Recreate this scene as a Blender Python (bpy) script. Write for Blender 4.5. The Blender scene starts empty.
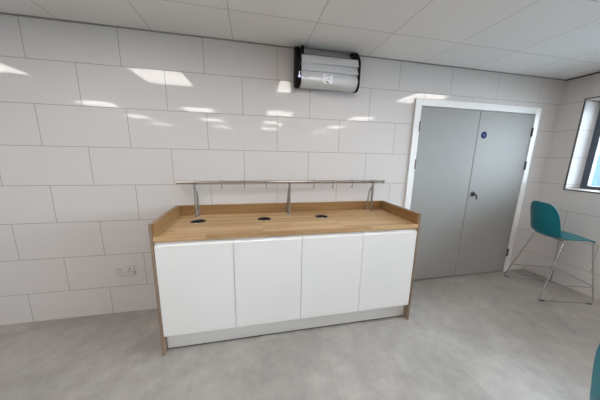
import bpy, bmesh, math, random
from mathutils import Vector, Matrix

random.seed(7)
S = bpy.context.scene
COL = S.collection
PI = math.pi

# ------------------------------------------------------------------ camera, world, exposure
cam_data = bpy.data.cameras.new('camera')
cam_data.sensor_fit = 'HORIZONTAL'
cam_data.sensor_width = 36.0
cam_data.lens = 13.664
cam_data.clip_start = 0.02
cam = bpy.data.objects.new('camera', cam_data)
COL.objects.link(cam)
ROT = Matrix(((0.9782043297, 0.0210788471, -0.2065719524),
              (-0.2067837660, 0.1893838743, -0.9598824002),
              (0.0188881823, 0.9816768462, 0.1896148892)))
cam.matrix_world = Matrix.Translation((1.55308, -2.14889, 1.43704)) @ ROT.to_4x4()
S.camera = cam

world = bpy.data.worlds.new('daylight')
S.world = world
world.use_nodes = True
bg = world.node_tree.nodes['Background']
bg.inputs['Color'].default_value = (0.80, 0.89, 1.0, 1)
bg.inputs['Strength'].default_value = 27.0

S.view_settings.view_transform = 'Standard'
S.view_settings.look = 'None'
S.view_settings.exposure = 0.0
S.view_settings.gamma = 1.0
S.view_settings.use_curve_mapping = False
PANEL_EMISSION = 11.2          # the ceiling panels' own light
PANEL_COLOR = (1.0, 0.945, 0.895, 1)

# room dimensions (metres)
XL, XR, YF, ZC = -4.0, 5.12, -8.6, 2.356
TW, TH, TO = 0.597, 0.304, 0.260     # wall tile width, height, first joint above the floor

# ------------------------------------------------------------------ material helpers
def new_mat(name):
    m = bpy.data.materials.new(name)
    m.use_nodes = True
    nt = m.node_tree
    return m, nt, nt.nodes['Principled BSDF']

def N(nt, typ, **kw):
    n = nt.nodes.new(typ)
    for k, v in kw.items():
        if k in n.inputs:
            n.inputs[k].default_value = v
        else:
            setattr(n, k, v)
    return n

def plain(name, color, rough=0.5, metal=0.0, bump=0.0, bscale=200.0, var=0.03, ior=1.5):
    """a plain procedural material: slight noise in tone and a fine bump"""
    m, nt, b = new_mat(name)
    L = nt.links.new
    tc = N(nt, 'ShaderNodeTexCoord')
    nz = N(nt, 'ShaderNodeTexNoise', Scale=14.0, Detail=3.0)
    L(tc.outputs['Object'], nz.inputs['Vector'])
    mx = N(nt, 'ShaderNodeMixRGB', blend_type='MIX')
    mx.inputs[1].default_value = (*[c * (1 - var) for c in color], 1)
    mx.inputs[2].default_value = (*[min(1, c * (1 + var)) for c in color], 1)
    L(nz.outputs['Fac'], mx.inputs[0])
    L(mx.outputs[0], b.inputs['Base Color'])
    b.inputs['Roughness'].default_value = rough
    b.inputs['Metallic'].default_value = metal
    b.inputs['IOR'].default_value = ior
    if bump:
        n2 = N(nt, 'ShaderNodeTexNoise', Scale=bscale, Detail=2.0)
        L(tc.outputs['Object'], n2.inputs['Vector'])
        bp = N(nt, 'ShaderNodeBump', Strength=bump, Distance=0.002)
        L(n2.outputs['Fac'], bp.inputs['Height'])
        L(bp.outputs[0], b.inputs['Normal'])
    return m

def plane_vector(nt, tc, axis, du, dv):
    """object coordinates laid out as (u, v, 0) for a vertical plane ('x' or 'y') or the floor ('z')"""
    L = nt.links.new
    sp = N(nt, 'ShaderNodeSeparateXYZ')
    L(tc.outputs['Object'], sp.inputs[0])
    cb = N(nt, 'ShaderNodeCombineXYZ')
    a, c = {'x': ('X', 'Z'), 'y': ('Y', 'Z'), 'z': ('X', 'Y')}[axis]
    for src, dst, off in ((a, 'X', du), (c, 'Y', dv)):
        ad = N(nt, 'ShaderNodeMath', operation='ADD')
        ad.inputs[1].default_value = off
        L(sp.outputs[src], ad.inputs[0])
        L(ad.outputs[0], cb.inputs[dst])
    return cb.outputs[0]

def tile_mat(name, axis, du, dv=-TO, gloss=0.04):
    """large glossy white wall tiles laid half-bond with thin grey grout"""
    m, nt, b = new_mat(name)
    L = nt.links.new
    tc = N(nt, 'ShaderNodeTexCoord')
    vec = plane_vector(nt, tc, axis, du, dv)
    br = N(nt, 'ShaderNodeTexBrick', offset=0.5, offset_frequency=2, squash=1.0)
    br.inputs['Scale'].default_value = 1.0
    br.inputs['Color1'].default_value = (0, 0, 0, 1)
    br.inputs['Color2'].default_value = (1, 1, 1, 1)
    br.inputs['Mortar'].default_value = (0.5, 0.5, 0.5, 1)
    br.inputs['Mortar Size'].default_value = 0.0022
    br.inputs['Mortar Smooth'].default_value = 0.25
    br.inputs['Brick Width'].default_value = TW
    br.inputs['Row Height'].default_value = TH
    L(vec, br.inputs['Vector'])
    # colour
    nz = N(nt, 'ShaderNodeTexNoise', Scale=1.3, Detail=4.0)
    L(vec, nz.inputs['Vector'])
    tint = N(nt, 'ShaderNodeMixRGB', blend_type='MIX')
    tint.inputs[1].default_value = (0.600, 0.575, 0.565, 1)
    tint.inputs[2].default_value = (0.630, 0.608, 0.600, 1)
    L(nz.outputs['Fac'], tint.inputs[0])
    mx = N(nt, 'ShaderNodeMixRGB', blend_type='MIX')
    L(br.outputs['Fac'], mx.inputs[0])
    L(tint.outputs[0], mx.inputs[1])
    mx.inputs[2].default_value = (0.24, 0.225, 0.215, 1)
    L(mx.outputs[0], b.inputs['Base Color'])
    rg = N(nt, 'ShaderNodeMapRange')
    rg.inputs['To Min'].default_value = gloss
    rg.inputs['To Max'].default_value = 0.75
    L(br.outputs['Fac'], rg.inputs['Value'])
    L(rg.outputs[0], b.inputs['Roughness'])
    b.inputs['IOR'].default_value = 1.5
    # each tile sits at a very slightly different angle, glaze gently uneven
    wn = N(nt, 'ShaderNodeTexWhiteNoise', noise_dimensions='3D')
    L(br.outputs['Color'], wn.inputs['Vector'])
    sub = N(nt, 'ShaderNodeVectorMath', operation='SUBTRACT')
    sub.inputs[1].default_value = (0.5, 0.5, 0.5)
    L(wn.outputs['Color'], sub.inputs[0])
    sc = N(nt, 'ShaderNodeVectorMath', operation='SCALE')
    sc.inputs['Scale'].default_value = 0.005
    L(sub.outputs[0], sc.inputs[0])
    wv = N(nt, 'ShaderNodeTexNoise', Scale=5.0, Detail=1.0)
    L(vec, wv.inputs['Vector'])
    hs = N(nt, 'ShaderNodeMath', operation='MULTIPLY_ADD')
    L(br.outputs['Fac'], hs.inputs[0])
    hs.inputs[1].default_value = -1.0
    L(wv.outputs['Fac'], hs.inputs[2])
    bp = N(nt, 'ShaderNodeBump', Strength=0.09, Distance=0.0010)
    L(hs.outputs[0], bp.inputs['Height'])
    ad = N(nt, 'ShaderNodeVectorMath', operation='ADD')
    L(bp.outputs[0], ad.inputs[0])
    L(sc.outputs[0], ad.inputs[1])
    nm = N(nt, 'ShaderNodeVectorMath', operation='NORMALIZE')
    L(ad.outputs[0], nm.inputs[0])
    L(nm.outputs[0], b.inputs['Normal'])
    return m

def floor_mat():
    m, nt, b = new_mat('concrete_look_vinyl')
    L = nt.links.new
    tc = N(nt, 'ShaderNodeTexCoord')
    vec = plane_vector(nt, tc, 'z', 0.23, 0.12)
    big = N(nt, 'ShaderNodeTexNoise', Scale=1.7, Detail=6.0, Roughness=0.62)
    L(vec, big.inputs['Vector'])
    cr = N(nt, 'ShaderNodeValToRGB')
    e = cr.color_ramp.elements
    e[0].position, e[0].color = 0.30, (0.270, 0.255, 0.238, 1)
    e[1].position, e[1].color = 0.70, (0.395, 0.372, 0.348, 1)
    L(big.outputs['Fac'], cr.inputs[0])
    med = N(nt, 'ShaderNodeTexNoise', Scale=9.0, Detail=8.0, Roughness=0.7)
    L(vec, med.inputs['Vector'])
    ov = N(nt, 'ShaderNodeMixRGB', blend_type='OVERLAY')
    ov.inputs[0].default_value = 0.34
    L(cr.outputs[0], ov.inputs[1])
    L(med.outputs['Fac'], ov.inputs[2])
    br = N(nt, 'ShaderNodeTexBrick', offset=0.5, offset_frequency=2)
    br.inputs['Scale'].default_value = 1.0
    br.inputs['Color1'].default_value = (0.93, 0.93, 0.93, 1)
    br.inputs['Color2'].default_value = (1.05, 1.05, 1.05, 1)
    br.inputs['Mortar'].default_value = (0.86, 0.86, 0.86, 1)
    br.inputs['Mortar Size'].default_value = 0.0016
    br.inputs['Mortar Smooth'].default_value = 0.5
    br.inputs['Brick Width'].default_value = 0.914
    br.inputs['Row Height'].default_value = 0.457
    rot = N(nt, 'ShaderNodeVectorRotate', rotation_type='Z_AXIS')
    rot.inputs['Angle'].default_value = PI / 2
    L(vec, rot.inputs['Vector'])
    L(rot.outputs[0], br.inputs['Vector'])
    mu = N(nt, 'ShaderNodeMixRGB', blend_type='MULTIPLY')
    mu.inputs[0].default_value = 1.0
    L(ov.outputs[0], mu.inputs[1])
    L(br.outputs['Color'], mu.inputs[2])
    L(mu.outputs[0], b.inputs['Base Color'])
    b.inputs['Roughness'].default_value = 0.42
    bp = N(nt, 'ShaderNodeBump', Strength=0.12, Distance=0.002)
    L(med.outputs['Fac'], bp.inputs['Height'])
    L(bp.outputs[0], b.inputs['Normal'])
    return m

def ceiling_mat():
    """600 mm lay-in ceiling tiles with thin grid lines"""
    m, nt, b = new_mat('suspended_ceiling_tiles')
    L = nt.links.new
    tc = N(nt, 'ShaderNodeTexCoord')
    vec = plane_vector(nt, tc, 'z', -0.235, 0.412)
    br = N(nt, 'ShaderNodeTexBrick', offset=0.0, squash=1.0)
    br.inputs['Scale'].default_value = 1.0
    br.inputs['Color1'].default_value = (0.79, 0.77, 0.75, 1)
    br.inputs['Color2'].default_value = (0.82, 0.80, 0.78, 1)
    br.inputs['Mortar'].default_value = (0.55, 0.53, 0.51, 1)
    br.inputs['Mortar Size'].default_value = 0.0048
    br.inputs['Mortar Smooth'].default_value = 0.6
    br.inputs['Brick Width'].default_value = 0.597
    br.inputs['Row Height'].default_value = 0.6
    L(vec, br.inputs['Vector'])
    L(br.outputs['Color'], b.inputs['Base Color'])
    b.inputs['Roughness'].default_value = 0.9
    nz = N(nt, 'ShaderNodeTexNoise', Scale=160.0, Detail=3.0)
    L(vec, nz.inputs['Vector'])
    hs = N(nt, 'ShaderNodeMath', operation='MULTIPLY_ADD')
    L(br.outputs['Fac'], hs.inputs[0])
    hs.inputs[1].default_value = -2.0
    L(nz.outputs['Fac'], hs.inputs[2])
    bp = N(nt, 'ShaderNodeBump', Strength=0.25, Distance=0.002)
    L(hs.outputs[0], bp.inputs['Height'])
    L(bp.outputs[0], b.inputs['Normal'])
    return m

def wood_mat(name, c_dark, c_light, stave=(0.42, 0.042), rough=0.38, spread=1.0, swap=False, along_y=False):
    """oak: short glued staves along x, long thin grain"""
    m, nt, b = new_mat(name)
    L = nt.links.new
    tc = N(nt, 'ShaderNodeTexCoord')
    sp = N(nt, 'ShaderNodeSeparateXYZ')
    L(tc.outputs['Object'], sp.inputs[0])
    cb = N(nt, 'ShaderNodeCombineXYZ')
    ad = N(nt, 'ShaderNodeMath', operation='ADD')
    L(sp.outputs['Y'], ad.inputs[0])
    if along_y:                               # short end pieces: staves run along y
        nt.links.remove(ad.inputs[0].links[0])
        L(sp.outputs['Y'], cb.inputs['X'])
        L(sp.outputs['X'], ad.inputs[0])
        L(sp.outputs['Z'], ad.inputs[1])
    elif swap:                                # boards standing on end: staves run up z
        L(sp.outputs['Z'], cb.inputs['X'])
        L(sp.outputs['X'], ad.inputs[1])
    else:
        L(sp.outputs['X'], cb.inputs['X'])
        L(sp.outputs['Z'], ad.inputs[1])
    L(ad.outputs[0], cb.inputs['Y'])
    br = N(nt, 'ShaderNodeTexBrick', offset=0.37, offset_frequency=2)
    br.inputs['Scale'].default_value = 1.0
    br.inputs['Color1'].default_value = (0, 0, 0, 1)
    br.inputs['Color2'].default_value = (1, 1, 1, 1)
    br.inputs['Mortar'].default_value = (0.25, 0.25, 0.25, 1)
    br.inputs['Mortar Size'].default_value = 0.0006
    br.inputs['Brick Width'].default_value = stave[0]
    br.inputs['Row Height'].default_value = stave[1]
    L(cb.outputs[0], br.inputs['Vector'])
    mp = N(nt, 'ShaderNodeMapping')
    mp.inputs['Scale'].default_value = (2.5, 60.0, 1.0)
    L(cb.outputs[0], mp.inputs['Vector'])
    # shift the grain from stave to stave
    sh = N(nt, 'ShaderNodeVectorMath', operation='MULTIPLY_ADD')
    L(br.outputs['Color'], sh.inputs[0])
    sh.inputs[1].default_value = (7.0, 13.0, 3.0)
    L(mp.outputs[0], sh.inputs[2])
    gr = N(nt, 'ShaderNodeTexNoise', Scale=1.0, Detail=6.0, Roughness=0.6, Distortion=0.4)
    L(sh.outputs[0], gr.inputs['Vector'])
    mixf = N(nt, 'ShaderNodeMixRGB', blend_type='MIX')
    mixf.inputs[0].default_value = 0.5 * spread
    L(gr.outputs['Fac'], mixf.inputs[1])
    L(br.outputs['Color'], mixf.inputs[2])
    cr = N(nt, 'ShaderNodeValToRGB')
    e = cr.color_ramp.elements
    e[0].position, e[0].color = 0.18, (*c_dark, 1)
    e[1].position, e[1].color = 0.80, (*c_light, 1)
    L(mixf.outputs[0], cr.inputs[0])
    L(cr.outputs[0], b.inputs['Base Color'])
    b.inputs['Roughness'].default_value = rough
    bp = N(nt, 'ShaderNodeBump', Strength=0.08, Distance=0.001)
    L(gr.outputs['Fac'], bp.inputs['Height'])
    L(bp.outputs[0], b.inputs['Normal'])
    return m

def emit_mat(name, color, strength):
    m, nt, b = new_mat(name)
    b.inputs['Base Color'].default_value = (0.8, 0.8, 0.8, 1)
    b.inputs['Emission Color'].default_value = color
    b.inputs['Emission Strength'].default_value = strength
    return m

def glass_mat():
    m = bpy.data.materials.new('clear_window_glass')
    m.use_nodes = True
    nt = m.node_tree
    nt.nodes.remove(nt.nodes['Principled BSDF'])
    L = nt.links.new
    tr = N(nt, 'ShaderNodeBsdfTransparent')
    tr.inputs['Color'].default_value = (0.90, 0.95, 0.96, 1)
    gl = N(nt, 'ShaderNodeBsdfGlossy', Roughness=0.02)
    fr = N(nt, 'ShaderNodeFresnel', IOR=1.5)
    mx = N(nt, 'ShaderNodeMixShader')
    L(fr.outputs[0], mx.inputs[0])
    L(tr.outputs[0], mx.inputs[1])
    L(gl.outputs[0], mx.inputs[2])
    L(mx.outputs[0], nt.nodes['Material Output'].inputs['Surface'])
    return m

M = {
    'tile_back': tile_mat('white_wall_tile_back', 'x', 0.5 * TW),
    'tile_right': tile_mat('white_wall_tile_right', 'y', 0.285),
    'tile_reveal': tile_mat('white_wall_tile_reveal', 'x', 0.36, 1.118 - TO, 0.65),
    'floor': floor_mat(),
    'ceiling': ceiling_mat(),
    'plaster': plain('painted_plaster', (0.72, 0.70, 0.68), 0.8, bump=0.1),
    'trim_dark': plain('dark_grey_trim', (0.05, 0.05, 0.055), 0.6),
    'trim_shade': plain('shadow_toned_trim', (0.25, 0.24, 0.23), 0.6),
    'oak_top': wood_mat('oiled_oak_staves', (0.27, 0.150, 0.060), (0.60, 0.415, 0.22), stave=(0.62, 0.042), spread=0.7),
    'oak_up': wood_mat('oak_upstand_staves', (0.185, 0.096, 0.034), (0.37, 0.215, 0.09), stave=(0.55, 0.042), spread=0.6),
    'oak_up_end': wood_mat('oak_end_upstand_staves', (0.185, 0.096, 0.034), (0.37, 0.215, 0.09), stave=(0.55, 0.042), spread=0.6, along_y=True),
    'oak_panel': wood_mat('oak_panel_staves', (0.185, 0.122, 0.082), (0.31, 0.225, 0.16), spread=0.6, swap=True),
    'door_white': plain('matt_white_laminate', (0.79, 0.79, 0.79), 0.32, var=0.01),
    'carcass': plain('white_carcass_board', (0.70, 0.70, 0.70), 0.5, var=0.01),
    'plinth': plain('pale_plinth_board', (0.66, 0.655, 0.64), 0.4, var=0.01),
    'chrome': plain('brushed_stainless_steel', (0.42, 0.41, 0.40), 0.26, 1.0, var=0.05),
    'hook': plain('dull_steel_hook', (0.22, 0.205, 0.195), 0.35, 1.0, var=0.05),
    'wire': plain('polished_chrome_wire', (0.60, 0.60, 0.60), 0.2, 1.0, var=0.04),
    'black': plain('black_plastic', (0.004, 0.004, 0.005), 0.55, var=0.1, ior=1.25),
    'cup': plain('dark_brown_liner', (0.014, 0.009, 0.007), 0.8, var=0.2, ior=1.2),
    'rubber': plain('black_rubber', (0.02, 0.02, 0.02), 0.7, var=0.1),
    'door_grey': plain('pale_grey_door_paint', (0.285, 0.280, 0.272), 0.6, bump=0.04, var=0.015, ior=1.38),
    'frame_white': plain('white_gloss_paint', (0.78, 0.78, 0.78), 0.3, var=0.01),
    'gap': plain('shadow_gap_board', (0.03, 0.03, 0.03), 0.9),
    'steel_dark': plain('dark_satin_steel', (0.10, 0.10, 0.105), 0.35, 0.9),
    'sign_blue': plain('blue_sign_face', (0.004, 0.012, 0.075), 0.7, var=0.05, ior=1.2),
    'sign_print': plain('pale_blue_print', (0.20, 0.25, 0.45), 0.6, var=0.02),
    'sign_white': plain('white_print', (0.75, 0.76, 0.80), 0.5, var=0.02),
    'print_dark': plain('dark_print', (0.06, 0.06, 0.065), 0.6, var=0.05),
    'socket': plain('white_moulded_plastic', (0.60, 0.575, 0.57), 0.35, var=0.01),
    'aluminium': plain('silver_painted_aluminium', (0.60, 0.615, 0.63), 0.42, 0.35, var=0.02),
    'alu_dark': plain('dark_grille_aluminium', (0.32, 0.32, 0.34), 0.4, 0.6, var=0.05),
    'uv': emit_mat('violet_tube_glow', (0.14, 0.04, 0.8, 1), 0.55),
    'uv_white': emit_mat('lit_white_label', (0.45, 0.45, 1.0, 1), 0.3),
    'teal': plain('teal_polypropylene', (0.002, 0.18, 0.235), 0.36, bump=0.05, bscale=400, var=0.03),
    'win_frame': plain('dark_grey_aluminium', (0.075, 0.095, 0.13), 0.4, var=0.03),
    'glass': glass_mat(),
    'diffuser': emit_mat('lit_panel_diffuser', PANEL_COLOR, PANEL_EMISSION),
    'asphalt': plain('outside_paving', (0.30, 0.31, 0.32), 0.9, bump=0.2, var=0.1),
    'hoarding': plain('blue_painted_board', (0.008, 0.028, 0.055), 0.7, var=0.05),
}

# ------------------------------------------------------------------ geometry helpers
def add_box(bm, lo, hi, bevel=0.0, seg=2):
    r = bmesh.ops.create_cube(bm, size=1.0)
    vs = r['verts']
    c = [(a + b) / 2 for a, b in zip(lo, hi)]
    s = [abs(b - a) for a, b in zip(lo, hi)]
    for v in vs:
        v.co = Vector((c[0] + v.co.x * s[0], c[1] + v.co.y * s[1], c[2] + v.co.z * s[2]))
    if bevel > 0:
        es = list({e for v in vs for e in v.link_edges})
        bmesh.ops.bevel(bm, geom=es, offset=bevel, segments=seg, profile=0.5, affect='EDGES')

def fillet(pts, r, n=6):
    """round the corners of a polyline"""
    pts = [Vector(p) for p in pts]
    out = [pts[0]]
    for a, b, c in zip(pts, pts[1:], pts[2:]):
        d1, d2 = (a - b), (c - b)
        rr = min(r, d1.length * 0.45, d2.length * 0.45)
        p1, p2 = b + d1.normalized() * rr, b + d2.normalized() * rr
        for k in range(n + 1):
            t = k / n
            out.append(p1 * (1 - t) ** 2 + b * 2 * t * (1 - t) + p2 * t * t)
    out.append(pts[-1])
    return out

def add_tube(bm, pts, r, seg=12, cap=True):
    pts = [Vector(p) for p in pts]
    rings = []
    prev = None
    for i, p in enumerate(pts):
        if i == 0:
            t = pts[1] - p
        elif i == len(pts) - 1:
            t = p - pts[i - 1]
        else:
            t = (pts[i + 1] - p).normalized() + (p - pts[i - 1]).normalized()
        t.normalize()
        if prev is None:
            up = Vector((0, 0, 1)) if abs(t.z) < 0.9 else Vector((1, 0, 0))
            x = t.cross(up).normalized()
        else:
            x = (prev - t * prev.dot(t)).normalized()
        y = t.cross(x)
        prev = x
        rings.append([bm.verts.new(p + (x * math.cos(2 * PI * k / seg) + y * math.sin(2 * PI * k / seg)) * r) for k in range(seg)])
    for a, b in zip(rings, rings[1:]):
        for k in range(seg):
            bm.faces.new((a[k], a[(k + 1) % seg], b[(k + 1) % seg], b[k]))
    if cap:
        bm.faces.new(list(reversed(rings[0])))
        bm.faces.new(rings[-1])

def add_lathe(bm, prof, centre, axis='z', seg=32):
    """revolve (radius, height) pairs round an axis through centre"""
    rings = []
    c = Vector(centre)
    for r, h in prof:
        ring = []
        for k in range(seg):
            a = 2 * PI * k / seg
            if axis == 'z':
                ring.append(bm.verts.new(c + Vector((r * math.cos(a), r * math.sin(a), h))))
            else:                              # height runs towards -y
                ring.append(bm.verts.new(c + Vector((r * math.cos(a), -h, r * math.sin(a)))))
        rings.append(ring)
    for a, b in zip(rings, rings[1:]):
        for k in range(seg):
            bm.faces.new((a[k], a[(k + 1) % seg], b[(k + 1) % seg], b[k]))
    for ring in (rings[0], rings[-1]):
        try:
            bm.faces.new(ring)
        except ValueError:
            pass

def add_prism(bm, prof, x0, x1):
    """extrude a (y, z) outline along x"""
    a = [bm.verts.new((x0, y, z)) for y, z in prof]
    b = [bm.verts.new((x1, y, z)) for y, z in prof]
    n = len(prof)
    bm.faces.new(a)
    bm.faces.new(list(reversed(b)))
    for k in range(n):
        bm.faces.new((a[k], b[k], b[(k + 1) % n], a[(k + 1) % n]))

def obj(name, bm, mat, parent=None, smooth=False, angle=35):
    me = bpy.data.meshes.new(name)
    # shapes are given in room coordinates; a part is stored relative to its thing's base
    off, q = Vector((0, 0, 0)), parent
    while q:
        off += q.location
        q = q.parent
    bmesh.ops.translate(bm, verts=bm.verts, vec=-off)
    bmesh.ops.remove_doubles(bm, verts=bm.verts, dist=1e-6)
    bmesh.ops.recalc_face_normals(bm, faces=bm.faces)
    bm.to_mesh(me)
    bm.free()
    me.materials.append(mat)
    if smooth:
        for p in me.polygons:
            p.use_smooth = True
        me.set_sharp_from_angle(angle=math.radians(angle))
    o = bpy.data.objects.new(name, me)
    COL.objects.link(o)
    if parent:
        o.parent = parent
    return o

def box(name, lo, hi, mat, parent=None, bevel=0.0):
    bm = bmesh.new()
    add_box(bm, lo, hi, bevel)
    return obj(name, bm, mat, parent)

def tag(o, label, cat, group=None):
    o['label'] = label
    o['category'] = cat
    if group:
        o['group'] = group
    return o

def thing(name, label, cat, loc=(0, 0, 0), group=None):
    o = bpy.data.objects.new(name, None)
    COL.objects.link(o)
    o.location = loc
    o.empty_display_size = 0.1
    return tag(o, label, cat, group)

def struct(o):
    o['kind'] = 'structure'
    return o

def part_label(o, label):
    o['label'] = label
    return o

def dup(root, loc, rotz, label, group=None):
    """copy a thing with copies of its parts and sub-parts"""
    r = root.copy()
    COL.objects.link(r)
    r.location = loc
    r.rotation_euler = (0, 0, rotz)
    r['label'] = label
    if group:
        r['group'] = group
    for ch in list(root.children):
        c = ch.copy()
        COL.objects.link(c)
        c.parent = r
        for g in list(ch.children):
            d = g.copy()
            COL.objects.link(d)
            d.parent = c
    return r

# ------------------------------------------------------------------ the room shell
struct(box('floor', (XL - 0.2, YF - 0.2, -0.12), (XR + 0.3, 0.2, 0.0), M['floor']))
struct(box('ceiling', (XL - 0.2, YF - 0.2, ZC), (XR + 0.3, 0.2, ZC + 0.12), M['ceiling']))

DX0, DX1, DZ = 3.180, 4.832, 2.030      # door frame's outer edges
bm = bmesh.new()
add_box(bm, (XL - 0.2, 0, 0), (DX0, 0.2, ZC))
add_box(bm, (DX1, 0, 0), (XR + 0.3, 0.2, ZC))
add_box(bm, (DX0, 0, DZ), (DX1, 0.2, ZC))
struct(obj('wall_back', bm, M['tile_back']))

# right wall with its window opening and an unseen second one added for light
WZ0, WZ1 = 1.118, 2.098
W1 = (-2.15, -0.215)
W2_FILL = (-4.90, -2.60)
bm = bmesh.new()
add_box(bm, (XR, YF, 0), (XR + 0.29, 0.0, WZ0))
add_box(bm, (XR, YF, WZ1), (XR + 0.29, 0.0, ZC))
add_box(bm, (XR, W1[1], WZ0), (XR + 0.29, 0.0, WZ1))
add_box(bm, (XR, W2_FILL[1], WZ0), (XR + 0.29, W1[0], WZ1))
add_box(bm, (XR, YF, WZ0), (XR + 0.29, W2_FILL[0], WZ1))
struct(obj('wall_right', bm, M['tile_right']))
struct(box('wall_left', (XL - 0.2, YF, 0), (XL, 0, ZC), M['plaster']))
struct(box('wall_front', (XL - 0.2, YF - 0.2, 0), (XR + 0.3, YF, ZC), M['plaster']))

# thin trims where walls meet ceiling, coloured dark for the shadow gap
struct(box('trim_1', (XL, -0.008, ZC - 0.009), (XR, 0.0, ZC), M['trim_shade']))
struct(box('trim_2', (XR - 0.010, YF, ZC - 0.014), (XR, -0.008, ZC), M['trim_dark']))

def window(n, y0, y1):
    w = bpy.data.objects.new('window_%d' % n, None)
    COL.objects.link(w)
    struct(w)
    w.location = (XR + 0.25, (y0 + y1) / 2, WZ0)
    fx0, fx1 = XR + 0.225, XR + 0.285
    # tiled linings of the opening
    t = 0.006
    bm = bmesh.new()
    add_box(bm, (XR, y1 - t, WZ0), (fx0, y1, WZ1))
    add_box(bm, (XR, y0, WZ0), (fx0, y0 + t, WZ1))
    add_box(bm, (XR, y0 + t, WZ1 - t), (fx0, y1 - t, WZ1))
    add_box(bm, (XR, y0 + t, WZ0), (fx0, y1 - t, WZ0 + t))
    obj('window_reveal', bm, M['tile_reveal'], w)
    # dark edge trim round the opening on the wall face
    bm = bmesh.new()
    e = 0.011
    add_box(bm, (XR - 0.003, y0 - e, WZ0 - e), (XR + 0.004, y0, WZ1 + e))
    add_box(bm, (XR - 0.003, y1, WZ0 - e), (XR + 0.004, y1 + e, WZ1 + e))
    add_box(bm, (XR - 0.003, y0, WZ1), (XR + 0.004, y1, WZ1 + e))
    add_box(bm, (XR - 0.003, y0, WZ0 - e), (XR + 0.004, y1, WZ0))
    obj('window_edge_trim', bm, M['trim_dark'], w)
    f = 0.062
    ym = (y0 + y1) / 2
    bm = bmesh.new()
    add_box(bm, (fx0, y0, WZ0), (fx1, y0 + f, WZ1), 0.003)
    add_box(bm, (fx0, y1 - f, WZ0), (fx1, y1, WZ1), 0.003)
    add_box(bm, (fx0, y0 + f, WZ1 - f), (fx1, y1 - f, WZ1), 0.003)
    add_box(bm, (fx0, y0 + f, WZ0), (fx1, y1 - f, WZ0 + f * 0.7), 0.003)
    add_box(bm, (fx0, ym - f / 2, WZ0 + f * 0.7), (fx1, ym + f / 2, WZ1 - f), 0.003)
    obj('window_frame', bm, M['win_frame'], w)
    for a, b in ((y0 + f, ym - f / 2), (ym + f / 2, y1 - f)):
        box('window_pane', (fx0 + 0.026, a, WZ0 + f * 0.7), (fx0 + 0.032, b, WZ1 - f), M['glass'], w)
window(1, *W1)
window(2, *W2_FILL)  # unseen window, added to bring cool daylight to the right side

# outside the window
struct(box('ground', (XR + 0.4, -14, -0.3), (XR + 14, 10, -0.12), M['asphalt']))
h = thing('hoarding', 'blue boarded hoarding standing outside beyond the window', 'hoarding', (XR + 2.6, 1.6, -0.12))
for k in range(5):
    box('board', (XR + 2.58, 0.0 + k * 1.0 - 0.3, -0.12), (XR + 2.62, 0.98 + k * 1.0 - 0.3, 1.62), M['hoarding'], h)
for k in range(4):
    box('post', (XR + 2.62, 0.62 + k * 1.0, -0.12), (XR + 2.70, 0.70 + k * 1.0, 1.66), M['frame_white'], h)

# ------------------------------------------------------------------ double door
d = bpy.data.objects.new('door_1', None)
COL.objects.link(d)
struct(d)
d.location = ((DX0 + DX1) / 2, 0.02, 0)
LX0, LXM, LX1, LZ = 3.257, 3.999, 4.757, 1.957
bm = bmesh.new()
add_box(bm, (DX0, -0.016, 0), (LX0 - 0.003, 0.075, DZ), 0.003)
add_box(bm, (LX1 + 0.003, -0.016, 0), (DX1, 0.075, DZ), 0.003)
add_box(bm, (LX0 - 0.003, -0.016, LZ + 0.004), (LX1 + 0.003, 0.075, DZ), 0.003)
obj('door_frame', bm, M['frame_white'], d)
box('gap_backing', (DX0, 0.075, 0), (DX1, 0.2, DZ), M['gap'], d)  # added dark backing, stops outside light leaking through the leaf gaps

def hinge(parent, x, z):
    bm = bmesh.new()
    add_tube(bm, [(x, -0.016, z - 0.05), (x, -0.016, z + 0.05)], 0.0075, 10)
    add_box(bm, (x - 0.009, -0.012, z - 0.05), (x + 0.009, -0.004, z + 0.05))
    obj('hinge', bm, M['steel_dark'], parent, True)

leaf_l = box('door_leaf', (LX0, -0.008, 0.012), (LXM - 0.003, 0.036, LZ), M['door_grey'], d, 0.0015)
leaf_r = box('door_leaf', (LXM + 0.003, -0.008, 0.012), (LX1, 0.036, LZ), M['door_grey'], d, 0.0015)
for z in (1.76, 1.375, 0.27):
    hinge(leaf_l, LX0 - 0.004, z)
    hinge(leaf_r, LX1 + 0.004, z)
bm = bmesh.new()
add_lathe(bm, [(0.0, 0.0), (0.029, 0.0), (0.029, 0.008), (0.025, 0.012), (0.0, 0.012)], (4.066, -0.008, 1.042), 'y', 24)
lock = part_label(obj('lock_rose', bm, M['steel_dark'], leaf_r, True), 'round dark steel lock rose')
bm = bmesh.new()
add_tube(bm, [(4.070, -0.020, 1.040), (4.070, -0.042, 1.040)], 0.010, 12)
add_tube(bm, fillet([(4.070, -0.040, 1.040), (4.083, -0.046, 1.030), (4.085, -0.044, 0.985)], 0.012), 0.0075, 10)
part_label(obj('thumb_turn', bm, M['steel_dark'], leaf_r, True), 'small dark turn hanging down from the lock')

# round blue sign on the right leaf
sg = thing('door_sign', 'small round blue sign fixed high on the right grey door leaf', 'sign', (4.087, -0.008, 1.703))
bm = bmesh.new()
add_lathe(bm, [(0.0, 0.0), (0.0385, 0.0), (0.0385, 0.0018), (0.0, 0.0018)], (4.087, -0.008, 1.703), 'y', 32)
obj('disc', bm, M['sign_blue'], sg)
bm = bmesh.new()
for zz, ww in ((0.008, 0.006), (0.002, 0.009), (-0.004, 0.008), (-0.010, 0.005)):
    add_box(bm, (4.087 - ww, -0.0108, 1.703 + zz - 0.0011), (4.087 + ww, -0.0098, 1.703 + zz + 0.0011))
obj('lettering', bm, M['sign_print'], sg)

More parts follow.
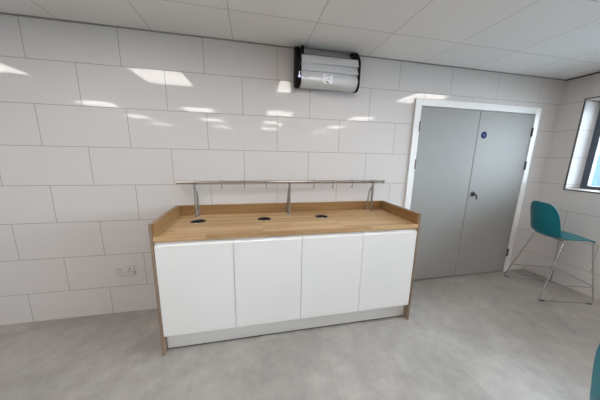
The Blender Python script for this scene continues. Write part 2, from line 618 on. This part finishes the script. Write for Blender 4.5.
# ------------------------------------------------------------------ ceiling light panels
def light_panel():
    t = thing('ceiling_light', '', 'ceiling light', (0, 0, ZC))
    bm = bmesh.new()
    w, b = 0.297, 0.016
    z0, z1 = ZC - 0.010, ZC
    add_box(bm, (-w, -w, z0), (w, -w + b, z1))
    add_box(bm, (-w, w - b, z0), (w, w, z1))
    add_box(bm, (-w, -w + b, z0), (-w + b, w - b, z1))
    add_box(bm, (w - b, -w + b, z0), (w, w - b, z1))
    obj('frame', bm, M['frame_white'], t)
    bm = bmesh.new()
    add_box(bm, (-w + b, -w + b, ZC - 0.006), (w - b, w - b, ZC))
    obj('diffuser', bm, M['diffuser'], t)
    return t
lp = light_panel()
first = True
LXS = (-1.31, 0.53, 2.215, 4.165)
LYS = (-1.16, -3.20, -4.80, -6.40)
for iy, y in enumerate(LYS):
    for ix, x in enumerate(LXS):
        if iy == 0 and ix == 3:
            label = 'square ceiling light panel just past the upper right corner, nearest the window'
        elif iy == 0 and ix == 1:
            label = 'square ceiling light panel mirrored brightly in the top tiles at left'
        else:
            label = 'square lit panel in the grid ceiling, seen only mirrored in the wall tiles'
        if first:
            lp.location = (x, y, ZC)
            lp['label'] = label
            lp['group'] = 'square ceiling light panels'
            first = False
        else:
            dup(lp, (x, y, ZC), 0, label, 'square ceiling light panels')

# ------------------------------------------------------------------ the counter
CX0, CX1, CY = 0.898, 2.918, -0.578      # outer edges and front of the counter
PT = 0.017                               # end panel thickness
ZT, ZW, UP = 0.900, 0.862, 0.990         # worktop top, underside, upstand top
KX0, KX1 = CX0 + PT, CX1 - PT
tag(box('end_panel', (CX0, CY, 0), (KX0, -0.002, UP), M['oak_panel'], None, 0.002),
    'tall oak end panel closing the left side of the counter', 'end panel', 'oak end panels of the counter')
tag(box('end_panel', (KX1, CY, 0), (CX1, -0.002, UP), M['oak_panel'], None, 0.002),
    'tall oak end panel closing the right side of the counter, beside the grey doors', 'end panel', 'oak end panels of the counter')

HOLES = ((1.122, -0.237), (1.655, -0.238), (2.170, -0.228))
HR = 0.052
wt = box('worktop', (KX0 + 0.001, CY + 0.002, ZW), (KX1 - 0.001, -0.004, ZT), M['oak_top'], None, 0.002)
bm = bmesh.new()
for x, y in HOLES:
    add_tube(bm, [(x, y, ZW - 0.05), (x, y, ZT + 0.05)], HR, 40)
cut = obj('hole_cutter', bm, M['oak_top'])
md = wt.modifiers.new('holes', 'BOOLEAN')
md.operation = 'DIFFERENCE'
md.solver = 'EXACT'
md.object = cut
dg = bpy.context.evaluated_depsgraph_get()
me = bpy.data.meshes.new_from_object(wt.evaluated_get(dg))
wt.modifiers.clear()
wt.data = me
bpy.data.objects.remove(cut)
tag(wt, 'oak stave worktop with three round holes along the tiled wall', 'worktop')
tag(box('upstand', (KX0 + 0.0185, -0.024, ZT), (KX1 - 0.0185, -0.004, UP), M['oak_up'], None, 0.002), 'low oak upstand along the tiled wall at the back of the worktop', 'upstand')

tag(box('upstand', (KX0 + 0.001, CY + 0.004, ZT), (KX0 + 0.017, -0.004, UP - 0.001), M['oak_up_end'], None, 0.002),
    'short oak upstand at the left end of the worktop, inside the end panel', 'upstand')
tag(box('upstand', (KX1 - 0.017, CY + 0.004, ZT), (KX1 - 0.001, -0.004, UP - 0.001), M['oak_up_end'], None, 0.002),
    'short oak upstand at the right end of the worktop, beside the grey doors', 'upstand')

for (x, y), lab in zip(HOLES, ('leftmost of three round chrome rimmed grommets, in front of the left rail post',
                               'middle of three round chrome rimmed grommets in the oak worktop',
                               'rightmost of three round chrome rimmed grommets in the oak worktop')):
    t = thing('grommet', lab, 'grommet', (x, y, ZT), 'round grommets in the worktop')
    bm = bmesh.new()
    R1 = HR + 0.009
    add_lathe(bm, [(HR - 0.003, -0.012), (HR - 0.002, 0.001), (HR + 0.002, 0.003), (R1 - 0.002, 0.003), (R1, 0.0004),
                   (HR - 0.001, 0.0004), (HR - 0.001, -0.012), (HR - 0.003, -0.012)], (x, y, ZT), 'z', 40)
    obj('rim', bm, M['chrome'], t, True)
    bm = bmesh.new()
    add_lathe(bm, [(HR - 0.0045, -0.001), (HR - 0.0045, -0.066), (0.004, -0.068), (0.004, -0.071), (HR - 0.002, -0.071), (HR - 0.002, -0.012)], (x, y, ZT), 'z', 40)
    obj('cup', bm, M['cup'], t, True)
    bm = bmesh.new()
    add_box(bm, (x - 0.007, y - HR + 0.006, ZT - 0.064), (x + 0.007, y + HR - 0.006, ZT - 0.040), 0.002)
    add_box(bm, (x - HR + 0.006, y - 0.005, ZT - 0.064), (x + HR - 0.006, y + 0.005, ZT - 0.044), 0.002)
    obj('insert', bm, M['black'], t)

# four door units under the worktop
DOORX = [KX0 + 0.002, 1.4175, 1.9145, 2.4145, KX1 - 0.002]
DZ0, DZ1 = 0.152, 0.856
labels = ('white handleless door unit at the far left of the counter',
          'white handleless door unit, second from the left under the counter',
          'white handleless door unit, third from the left under the counter',
          'white handleless door unit at the far right, beside the right end panel')
for k in range(4):
    a, b = DOORX[k], DOORX[k + 1]
    t = thing('base_cabinet', labels[k], 'cabinet', ((a + b) / 2, -0.3, 0.15), 'white base cabinets under the worktop')
    bm = bmesh.new()
    th = 0.018
    y0, y1 = CY + 0.026, -0.03
    add_box(bm, (a + 0.0005, y0, 0.150), (a + th, y1, 0.8615))
    add_box(bm, (b - th, y0, 0.150), (b - 0.0005, y1, 0.8615))
    add_box(bm, (a + th, y0, 0.150), (b - th, y1, 0.168))
    add_box(bm, (a + th, y1 - 0.008, 0.168), (b - th, y1, 0.8615))
    add_box(bm, (a + th, y0, 0.800), (b - th, y0 + 0.08, 0.818))
    obj('carcass', bm, M['carcass'], t)
    # door with a sloped finger pull along its top edge
    yf, yb = CY + 0.003, CY + 0.0245
    bm = bmesh.new()
    add_prism(bm, [(yf, DZ0 + 0.0015), (yf, DZ1 - 0.026), (yf + 0.003, DZ1 - 0.020), (yb - 0.004, DZ1 - 0.001), (yb, DZ1),
                   (yb, DZ0), (yf + 0.0015, DZ0)], a + 0.0018, b - 0.0018)
    obj('door', bm, M['door_white'], t)

PY = CY + 0.055
tag(box('plinth', (KX0 + 0.001, PY, 0.010), (KX1 - 0.001, PY + 0.016, 0.1495), M['plinth'], None, 0.001),
    'long pale plinth board set back under the white doors', 'plinth')
pl = bpy.data.objects['plinth']
bm = bmesh.new()
add_box(bm, (KX0 + 0.004, PY + 0.004, 0.0), (KX1 - 0.004, PY + 0.012, 0.010))  # added strip, its black colour stands for the shade under the plinth
part_label(obj('gap_shade_strip', bm, M['rubber'], pl), 'dark strip standing in for the shadow gap along the floor')

# ------------------------------------------------------------------ steel rail on three posts
RY, RZ, RR = -0.075, 1.200, 0.0130
rail = thing('utensil_rail', 'stainless steel rail on three posts standing on the oak worktop', 'rail', (1.90, RY, ZT))
bm = bmesh.new()
add_tube(bm, [(0.942, RY, RZ), (2.860, RY, RZ)], RR, 20)
obj('tube', bm, M['chrome'], rail, True)
for x in (0.942, 2.860):
    s = -1 if x < 1 else 1
    bm = bmesh.new()
    add_tube(bm, [(x - s * 0.010, RY, RZ), (x + s * 0.006, RY, RZ)], RR + 0.0018, 20)
    obj('end_cap', bm, M['chrome'], rail, True)
for x, dx in ((1.078, 0.014), (1.898, -0.012), (2.746, -0.034)):
    bm = bmesh.new()
    add_tube(bm, [(x, RY, ZT + 0.004), (x, RY, RZ - 0.004)], 0.0105, 16)
    add_tube(bm, [(x - 0.016, RY, RZ), (x + 0.016, RY, RZ)], RR + 0.003, 20)
    p = obj('post', bm, M['chrome'], rail, True)
    bm = bmesh.new()
    add_tube(bm, fillet([(x, RY + 0.006, RZ - 0.050), (x + dx * 0.55, RY + 0.026, RZ - 0.095), (x + dx, -0.034, ZT + 0.004)], 0.03), 0.0078, 12)
    obj('brace', bm, M['chrome'], p, True)
    bm = bmesh.new()
    add_tube(bm, [(x, RY, ZT), (x, RY, ZT + 0.006)], 0.017, 16)
    add_tube(bm, [(x + dx, -0.038, ZT), (x + dx, -0.038, ZT + 0.006)], 0.012, 16)
    add_tube(bm, [(x, RY, ZT + 0.005), (x + dx, -0.038, ZT + 0.005)], 0.005, 8)
    obj('foot', bm, M['chrome'], p)

def s_hook(x):
    """an S hook hanging over the rail, opening towards the wall above and the room below"""
    pts = []
    r = RR + 0.0035
    for k in range(9):
        a = math.radians(-35 + 215 * k / 8)
        pts.append((0, RY + r * math.cos(a), RZ + r * math.sin(a)))
    ym = RY - r
    pts.append((0, ym, RZ - 0.028))
    for k in range(1, 9):
        a = PI + PI * 0.95 * k / 8
        pts.append((0, ym + 0.011 + 0.011 * math.cos(a), RZ - 0.042 + 0.012 * math.sin(a)))
    bm = bmesh.new()
    add_tube(bm, [(x + q[0], q[1], q[2]) for q in pts], 0.0036, 8)
    return obj('s_hook', bm, M['hook'], None, True, 60)
hl = ('leftmost small steel hook on the rail, nearest the left post', 'second small steel hook from the left on the rail',
      'small steel hook third from left, just left of the middle post', 'small steel hook fourth from left, just right of the middle post',
      'fifth small steel hook from the left on the rail', 'rightmost small steel hook on the rail, nearest the right post')
for x, l in zip((1.300, 1.492, 1.683, 2.128, 2.318, 2.516), hl):
    tag(s_hook(x), l, 'hook', 'hooks on the steel rail')

# ------------------------------------------------------------------ double wall socket
sx0, sx1, sz0, sz1 = 0.366, 0.516, 0.366, 0.458
so = thing('wall_socket', 'white double power socket low on the tiled wall left of the counter', 'socket', ((sx0 + sx1) / 2, 0, (sz0 + sz1) / 2))
bm = bmesh.new()
add_box(bm, (sx0, -0.012, sz0), (sx1, 0, sz1), 0.004, 3)
obj('plate', bm, M['socket'], so)
for c in (sx0 + 0.038, sx1 - 0.038):
    bm = bmesh.new()
    add_box(bm, (c - 0.0045, -0.0128, sz0 + 0.054), (c + 0.0045, -0.0118, sz0 + 0.066))
    add_box(bm, (c - 0.016, -0.0128, sz0 + 0.030), (c - 0.008, -0.0118, sz0 + 0.036))
    add_box(bm, (c + 0.008, -0.0128, sz0 + 0.030), (c + 0.016, -0.0118, sz0 + 0.036))
    part_label(obj('pin_holes', bm, M['print_dark'], so), 'dark pin holes')
    bm = bmesh.new()
    x = c + (0.026 if c < (sx0 + sx1) / 2 else -0.026)
    add_box(bm, (x - 0.007, -0.0155, sz0 + 0.052), (x + 0.007, -0.0115, sz0 + 0.072), 0.0015)
    obj('rocker_switch', bm, M['socket'], so)

# ------------------------------------------------------------------ electric fly killer under the ceiling
FX0, FX1 = 1.936, 2.500
fk = thing('insect_killer', 'silver electric insect killer with black ends mounted under the ceiling', 'insect killer', ((FX0 + FX1) / 2, 0, 2.02))
cap = [(-0.001, 2.040), (-0.060, 2.012), (-0.105, 2.008), (-0.132, 2.024), (-0.150, 2.060), (-0.152, 2.225), (-0.140, 2.262),
       (-0.100, 2.318), (-0.060, 2.343), (-0.001, 2.347)]
for a, b in ((FX0, FX0 + 0.036), (FX1 - 0.022, FX1)):
    bm = bmesh.new()
    add_prism(bm, cap, a, b)
    bmesh.ops.bevel(bm, geom=[e for e in bm.edges], offset=0.004, segments=2, profile=0.5, affect='EDGES')
    part_label(obj('end_cap', bm, M['black'], fk, True, 50), 'rounded black plastic end cap')
# black corner blocks at the top of each end
bm = bmesh.new()
add_box(bm, (FX0 + 0.034, -0.136, 2.262), (FX0 + 0.062, -0.020, 2.325), 0.006)
part_label(obj('corner_block', bm, M['black'], fk), 'black corner block')
bm = bmesh.new()
add_box(bm, (FX1 - 0.082, -0.130, 2.262), (FX1 - 0.020, -0.020, 2.318), 0.006)
part_label(obj('corner_block', bm, M['black'], fk), 'black corner block')
# back housing and dark grille above the cover
bm = bmesh.new()
add_prism(bm, [(-0.001, 2.044), (-0.090, 2.022), (-0.125, 2.050), (-0.128, 2.245), (-0.001, 2.300)], FX0 + 0.03, FX1 - 0.018)
obj('housing', bm, M['black'], fk)
bm = bmesh.new()
for k in range(7):
    t = k / 6
    y, z = -0.116 + 0.080 * t, 2.278 + 0.064 * t
    add_tube(bm, [(FX0 + 0.05, y, z), (FX1 - 0.05, y, z)], 0.0042, 8)
add_prism(bm, [(-0.116, 2.268), (-0.030, 2.340), (-0.020, 2.334), (-0.106, 2.258)], FX0 + 0.04, FX1 - 0.03)
part_label(obj('grille', bm, M['alu_dark'], fk, True), 'dark ribbed metal grille along the top')
# louvred cover: three bulging bands, the lowest curling under
prof = [(-0.128, 2.262), (-0.136, 2.256), (-0.144, 2.232), (-0.154, 2.206), (-0.155, 2.198), (-0.132, 2.195),
        (-0.142, 2.172), (-0.156, 2.146), (-0.157, 2.138), (-0.134, 2.135),
        (-0.144, 2.112), (-0.154, 2.090), (-0.156, 2.072), (-0.151, 2.054), (-0.138, 2.034), (-0.118, 2.020), (-0.080, 2.014), (-0.030, 2.030)]
inner = [(y + 0.004 + 0.004 * (i > 13), z + 0.003 * (i > 12)) for i, (y, z) in enumerate(prof)]
bm = bmesh.new()
add_prism(bm, prof + list(reversed(inner)), FX0 + 0.040, FX1 - 0.024)
cover = obj('cover', bm, M['aluminium'], fk, True, 28)
bm = bmesh.new()
for k, (w_, o_) in enumerate(((0.006, 0.0), (0.004, 0.009), (0.005, 0.016), (0.005, 0.024), (0.004, 0.032), (0.006, 0.039))):
    add_box(bm, (FX0 + 0.054 + o_, -0.1565, 2.076), (FX0 + 0.054 + o_ + w_, -0.1530, 2.084))
part_label(obj('nameplate', bm, M['print_dark'], cover), 'small dark maker mark')
st = bmesh.new()
add_box(st, (2.160, -0.1580, 2.042), (2.246, -0.1480, 2.118))
stk = obj('sticker', st, M['sign_white'], cover)
part_label(stk, 'white paper sticker with small dark print')
bm = bmesh.new()
add_box(bm, (2.182, -0.1586, 2.103), (2.230, -0.1579, 2.108))
add_box(bm, (2.174, -0.1586, 2.089), (2.190, -0.1579, 2.0915))
add_box(bm, (2.202, -0.1586, 2.085), (2.224, -0.1579, 2.0875))
add_box(bm, (2.194, -0.1586, 2.075), (2.218, -0.1579, 2.0775))
vs = [st_ for st_ in ((2.178, 2.066), (2.198, 2.062), (2.210, 2.052), (2.220, 2.052), (2.214, 2.046), (2.196, 2.050))]
f1 = [bm.verts.new((x, -0.1586, z)) for x, z in vs]
f2 = [bm.verts.new((x, -0.1579, z)) for x, z in vs]
bm.faces.new(f1)
bm.faces.new(list(reversed(f2)))
for k in range(len(vs)):
    bm.faces.new((f1[k], f2[k], f2[(k + 1) % len(vs)], f1[(k + 1) % len(vs)]))
part_label(obj('print', bm, M['print_dark'], cover), 'dark printed lines and arrow')
# violet light leaking through a slot in the left end
bm = bmesh.new()
add_box(bm, (FX0 + 0.012, -0.1535, 2.076), (FX0 + 0.032, -0.1500, 2.092), 0.001)
part_label(obj('tube_glow', bm, M['uv'], fk), 'violet glowing slot in the left end cap')
bm = bmesh.new()
add_box(bm, (FX0 + 0.018, -0.1545, 2.086), (FX0 + 0.026, -0.1500, 2.122), 0.001)  # white label; the tube's light on it is put in as a glow
part_label(obj('tube_lit_label', bm, M['uv_white'], fk), 'pale label on the left end cap, glowing as if lit by the violet tube')

# ------------------------------------------------------------------ teal bar stools
def catmull(pts, n):
    out = []
    P = [pts[0]] + list(pts) + [pts[-1]]
    for i in range(1, len(P) - 2):
        for k in range(n):
            t = k / n
            out.append(tuple(0.5 * (2 * b + (c - a) * t + (2 * a - 5 * b + 4 * c - d_) * t * t + (3 * b - a - 3 * c + d_) * t ** 3)
                             for a, b, c, d_ in zip(P[i - 1], P[i], P[i + 1], P[i + 2])))
    out.append(tuple(pts[-1]))
    return out

def make_stool(label):
    """one-piece shell on a chrome wire sled; faces +x, origin on the floor under the seat"""
    t = thing('bar_stool', label, 'stool', (0, 0, 0), 'teal bar stools')
    # profile rows: forward, height, half width, edge curl
    rows = [(0.205, 0.630, 0.134, -0.014), (0.198, 0.644, 0.158, -0.010), (0.160, 0.654, 0.173, -0.004), (0.075, 0.652, 0.178, 0.002),
            (-0.015, 0.644, 0.181, 0.010), (-0.090, 0.637, 0.182, 0.024), (-0.150, 0.645, 0.182, 0.040), (-0.188, 0.685, 0.181, 0.050),
            (-0.203, 0.750, 0.180, 0.050), (-0.213, 0.830, 0.177, 0.042), (-0.221, 0.905, 0.167, 0.030), (-0.227, 0.960, 0.146, 0.018),
            (-0.230, 0.990, 0.116, 0.010), (-0.231, 1.004, 0.076, 0.004)]
    R = catmull(rows, 4)
    nv = 18
    bm = bmesh.new()
    grid = []
    for i, (f, z, w, cu) in enumerate(R):
        a, b = R[max(0, i - 1)], R[min(len(R) - 1, i + 1)]
        tx, tz = b[0] - a[0], b[1] - a[1]
        ln = math.hypot(tx, tz) or 1
        nx, nz = -tz / ln, tx / ln                # normal of the profile ...
        if nx * 0.6 + nz < 0:                     # ... turned to the sitter's side
            nx, nz = -nx, -nz
        row = []
        for j in range(nv + 1):
            v = -1 + 2 * j / nv
            k = cu * abs(v) ** 2.4
            row.append(bm.verts.new((f + nx * k, w * v, z + nz * k)))
        grid.append(row)
    for a, b in zip(grid, grid[1:]):
        for j in range(nv):
            bm.faces.new((a[j], a[j + 1], b[j + 1], b[j]))
    # thickness: a second skin offset along the normals
    bmesh.ops.recalc_face_normals(bm, faces=bm.faces)
    bm.normal_update()
    geom = bm.faces[:]
    bmesh.ops.solidify(bm, geom=geom, thickness=0.009)
    obj('shell', bm, M['teal'], t, True, 60)
    r = 0.0058
    for s in (-1, 1):
        y = 0.242 * s
        yt = 0.168 * s
        bm = bmesh.new()
        add_tube(bm, fillet([(-0.085, yt, 0.632), (-0.258, y * 1.03, r + 0.004), (0.248, y * 0.95, r + 0.004), (0.165, yt, 0.642)], 0.022), r, 10)
        sl = obj('sled_leg', bm, M['wire'], t, True, 60)
        for x in (-0.228, 0.214):
            b2 = bmesh.new()
            add_tube(b2, [(x - 0.022, y * (0.99 - 0.08 * (x - 0.022) / 0.506), 0.0075), (x + 0.022, y * (0.99 - 0.08 * (x + 0.022) / 0.506), 0.0075)], 0.0074, 10)
            obj('foot_pad', b2, M['rubber'], sl, True)
        bm = bmesh.new()
        add_tube(bm, [(-0.209, y * 0.965, 0.178), (0.2235, y * 0.90, 0.182)], 0.0048, 10)
        obj('side_rail', bm, M['wire'], t, True)
    bm = bmesh.new()
    add_tube(bm, [(0.224, -0.216, 0.190), (0.224, 0.216, 0.190)], 0.0052, 10)
    obj('footrest', bm, M['wire'], t, True)
    bm = bmesh.new()
    for x, zz in ((-0.085, 0.632), (0.165, 0.642)):
        add_tube(bm, [(x, -0.168, zz), (x, 0.168, zz)], 0.0058, 10)
    add_tube(bm, [(-0.085, -0.12, 0.632), (0.165, -0.12, 0.642)], 0.0058, 10)
    add_tube(bm, [(-0.085, 0.12, 0.632), (0.165, 0.12, 0.642)], 0.0058, 10)
    obj('seat_frame', bm, M['wire'], t, True)
    return t
stool = make_stool('teal bar stool with chrome wire legs in the corner under the window')
stool.location = (4.790, -0.432, 0)
stool.rotation_euler = (0, 0, math.radians(-20))
dup(stool, (2.69, -1.97, 0), math.radians(-10), 'teal bar stool mostly cut off at the bottom right edge, nearest the camera', 'teal bar stools')
